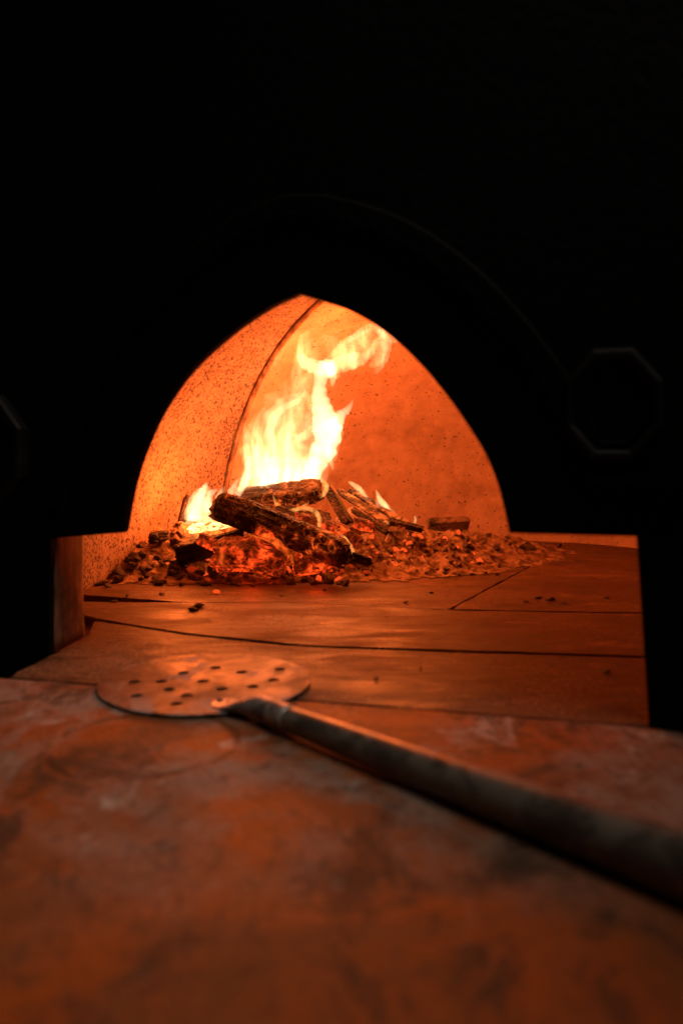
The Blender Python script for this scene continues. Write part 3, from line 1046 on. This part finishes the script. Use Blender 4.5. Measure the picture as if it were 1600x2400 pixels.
# the head, blown to the right
T(1.71, 'core', (782, 868, 16), (752, 864, 17), (730, 857, 17), (714, 848, 15), (703, 830, 9), (699, 806, 2), flat=.4)
T(1.71, 'edge', (764, 866, 16), (796, 854, 20), (825, 846, 20), (850, 838, 15), (868, 826, 10), (880, 808, 8), (884, 790, 8), flat=.45)
T(1.70, 'wisp', (770, 858, 18), (800, 838, 28), (822, 816, 28), (846, 796, 18), (872, 778, 12), flat=.5)
T(1.71, 'edge', (800, 810, 2), (822, 794, 8), (846, 778, 10), (870, 766, 10), (886, 768, 13), (904, 782, 15), (920, 796, 9), (934, 803, 1), flat=.45)
T(1.70, 'edge', (888, 772, 10), (902, 797, 14), (902, 822, 13), (896, 845, 11), (886, 864, 8), (872, 880, 1), flat=.45)
T(1.72, 'wisp', (880, 795, 14), (888, 822, 16), (880, 848, 13), (864, 858, 4), flat=.6)
T(1.72, 'wisp', (692, 930, 4), (692, 890, 11), (700, 850, 13), (702, 815, 10), (704, 780, 2), flat=.6)
T(1.72, 'wisp', (634, 868, 2), (646, 848, 7), (658, 826, 6), (668, 806, 1), flat=.6)
T(1.73, 'wisp', (768, 748, 1), (786, 737, 6), (802, 724, 1), flat=.6)
T(1.72, 'veil', (700, 930, 20), (706, 890, 30), (716, 850, 34), (740, 822, 34), (770, 812, 28), (800, 812, 16), flat=.7)
T(1.70, 'gauze', (770, 870, 26), (800, 842, 36), (830, 820, 36), (860, 798, 28), (892, 780, 16), (915, 790, 6), flat=.5)
T(1.72, 'gauze', (740, 868, 14), (722, 845, 22), (712, 815, 18), (716, 785, 10), (726, 760, 2), flat=.5)
T(1.70, 'gauze', (722, 960, 26), (722, 925, 30), (728, 890, 24), (742, 866, 10), flat=.5)
T(1.70, 'gauze', (800, 962, 10), (790, 985, 18), (784, 1020, 20), (780, 1060, 14), (778, 1100, 4), flat=.5)
# glow of thin gas around it
T(1.70, 'halo', (650, 1160, 120), (660, 1080, 132), (690, 1000, 118), (720, 930, 84), (752, 870, 76), (800, 820, 70), (860, 790, 40), flat=.6)


def small(label, y, parts):
    o0 = at(parts[0][1][0], parts[0][1][1], y)
    e = tag(empty('flame', o0), label, 'flame', 'flames of the fire')
    for k, *pts in parts:
        tongue(pts, y, FL[k], e, 'flame_tongue', .6, origin=o0)


small('low bushy flame at the left end of the pile beside the upright stub', 1.66, [
    ('edge', (462, 1222, 34), (466, 1195, 34), (474, 1165, 24), (482, 1145, 12), (484, 1128, 1)),
    ('core', (455, 1216, 14), (458, 1190, 13), (468, 1165, 11), (480, 1140, 7), (484, 1130, 1)),
    ('core', (486, 1200, 10), (488, 1175, 9), (496, 1155, 8), (510, 1148, 3)),
    ('edge', (424, 1218, 9), (440, 1222, 9), (460, 1220, 8), (474, 1212, 3))])
small('narrow slanting flame between the left flame and the tall one', 1.65, [
    ('core', (530, 1172, 6), (540, 1155, 8), (550, 1138, 7), (562, 1118, 1)),
    ('core', (555, 1160, 9), (566, 1142, 9), (576, 1120, 5), (582, 1104, 1)),
    ('edge', (508, 1170, 7), (520, 1152, 7), (528, 1136, 1))])
small('bright little flame licking the kindling nearest the top log', 1.68, [
    ('small', (860, 1166, 3), (846, 1149, 6), (833, 1139, 6), (820, 1131, 4), (816, 1127, 1)),
    ('mid', (868, 1176, 6), (850, 1158, 7), (835, 1146, 5), (826, 1136, 1))])
small('pointed little flame on the outer kindling at the right', 1.70, [
    ('small', (918, 1205, 4), (902, 1186, 8), (889, 1168, 6), (880, 1146, 1)),
    ('mid', (936, 1214, 3), (912, 1198, 10), (892, 1180, 12), (880, 1158, 1))])
small('tiny flame on the black stick end at the right foot of the bundle', 1.65, [
    ('small', (972, 1226, 4), (972, 1216, 4), (970, 1206, 1))])

small('curl of flame wrapped round the right end of the top log', 1.62, [
    ('lick', (742, 1120, 2), (756, 1128, 6), (764, 1142, 7), (760, 1156, 6), (750, 1168, 2))])
small('hooked lick of flame in the middle of the pile below the top log', 1.53, [
    ('lick', (690, 1198, 2), (712, 1192, 5), (734, 1196, 6), (748, 1214, 6), (748, 1232, 5), (742, 1246, 1))])
small('thin lick of flame hanging along the lower face of the top log', 1.60, [
    ('lick', (640, 1160, 2), (650, 1184, 5), (668, 1198, 5), (700, 1192, 5), (724, 1178, 2))])
small('lick of flame beside the lower end of the black sloping log', 1.50, [
    ('lick', (784, 1240, 2), (804, 1260, 6), (820, 1284, 8), (830, 1304, 6), (832, 1318, 1))])
small('low reddish flame creeping over the crosswise red log', 1.46, [
    ('red', (590, 1262, 3), (620, 1258, 9), (648, 1272, 10), (672, 1296, 9), (690, 1316, 7), (704, 1330, 2)),
    ('red', (514, 1282, 2), (522, 1296, 8), (516, 1314, 8), (528, 1328, 3))])

# ------------------------------------------------------------------ light
def lamp(name, p, energy, col, radius):
    l = bpy.data.lights.new(name, 'POINT')
    l.energy = energy
    l.color = col
    l.shadow_soft_size = radius
    o = bpy.data.objects.new(name, l)
    o.location = p
    COL.objects.link(o)


FC = (1, .158, .021)
lamp('fire_light', at(660, 1065, 1.65), 6.5, FC, .22)
lamp('fire_light', at(755, 960, 1.65), 7.0, FC, .21)
lamp('fire_light', at(850, 815, 1.68), 4.0, FC, .13)
lamp('fire_light', at(468, 1175, 1.64), 5.8, FC, .07)
lamp('fire_light', at(870, 1120, 1.68), 2.6, FC, .10)

# red light of the ember bed under the logs
EC = (1, .045, .004)
lamp('ember_light', at(590, 1338, 1.435), .07, EC, .02)
lamp('ember_light', at(745, 1336, 1.435), .05, EC, .02)
lamp('ember_light', at(690, 1215, 1.56), .22, (1, .10, .012), .02)

# dim neutral light of the kitchen, from above and behind the camera on the left
l = bpy.data.lights.new('kitchen_light', 'AREA')
l.energy = 1.55; l.shape = 'RECTANGLE'; l.size = 1.1; l.size_y = .8; l.color = (1, .87, .74)
l.spread = math.radians(60)
o = bpy.data.objects.new('kitchen_light', l)
o.location = (.15, .25, 1.30)
o.rotation_euler = (Vector((-.38, .60, 0)) - o.location).to_track_quat('-Z', 'Y').to_euler()
COL.objects.link(o)

w = bpy.data.worlds.new('World')
S.world = w
w.use_nodes = True
w.node_tree.nodes['Background'].inputs[0].default_value = (.9, .7, .5, 1)
w.node_tree.nodes['Background'].inputs[1].default_value = .002

# ------------------------------------------------------------------ camera and render settings
cam = bpy.data.cameras.new('camera')
cam.sensor_fit = 'VERTICAL'
cam.sensor_height = 36
cam.sensor_width = 24
cam.lens = 36 * FPX / 2400
cam.shift_y = -(1200 - HY) / 2400
cam.clip_start = .01
cam.clip_end = 50
cam.dof.use_dof = True
cam.dof.focus_distance = 1.60
cam.dof.aperture_fstop = 3.3
co = bpy.data.objects.new('camera', cam)
co.location = (0, 0, HC)
co.rotation_euler = (math.pi / 2, 0, 0)
COL.objects.link(co)
S.camera = co
S.view_settings.view_transform = 'Standard'
S.view_settings.look = 'None'
S.view_settings.exposure = 0
S.view_settings.gamma = 1
S.view_settings.use_curve_mapping = False
S.render.engine = 'CYCLES'
c = S.cycles
c.use_denoising = True
c.max_bounces = 10
c.diffuse_bounces = 5
c.transparent_max_bounces = 64
c.volume_step_rate = 1.0
c.sample_clamp_indirect = 4.0
c.caustics_reflective = False
c.caustics_refractive = False
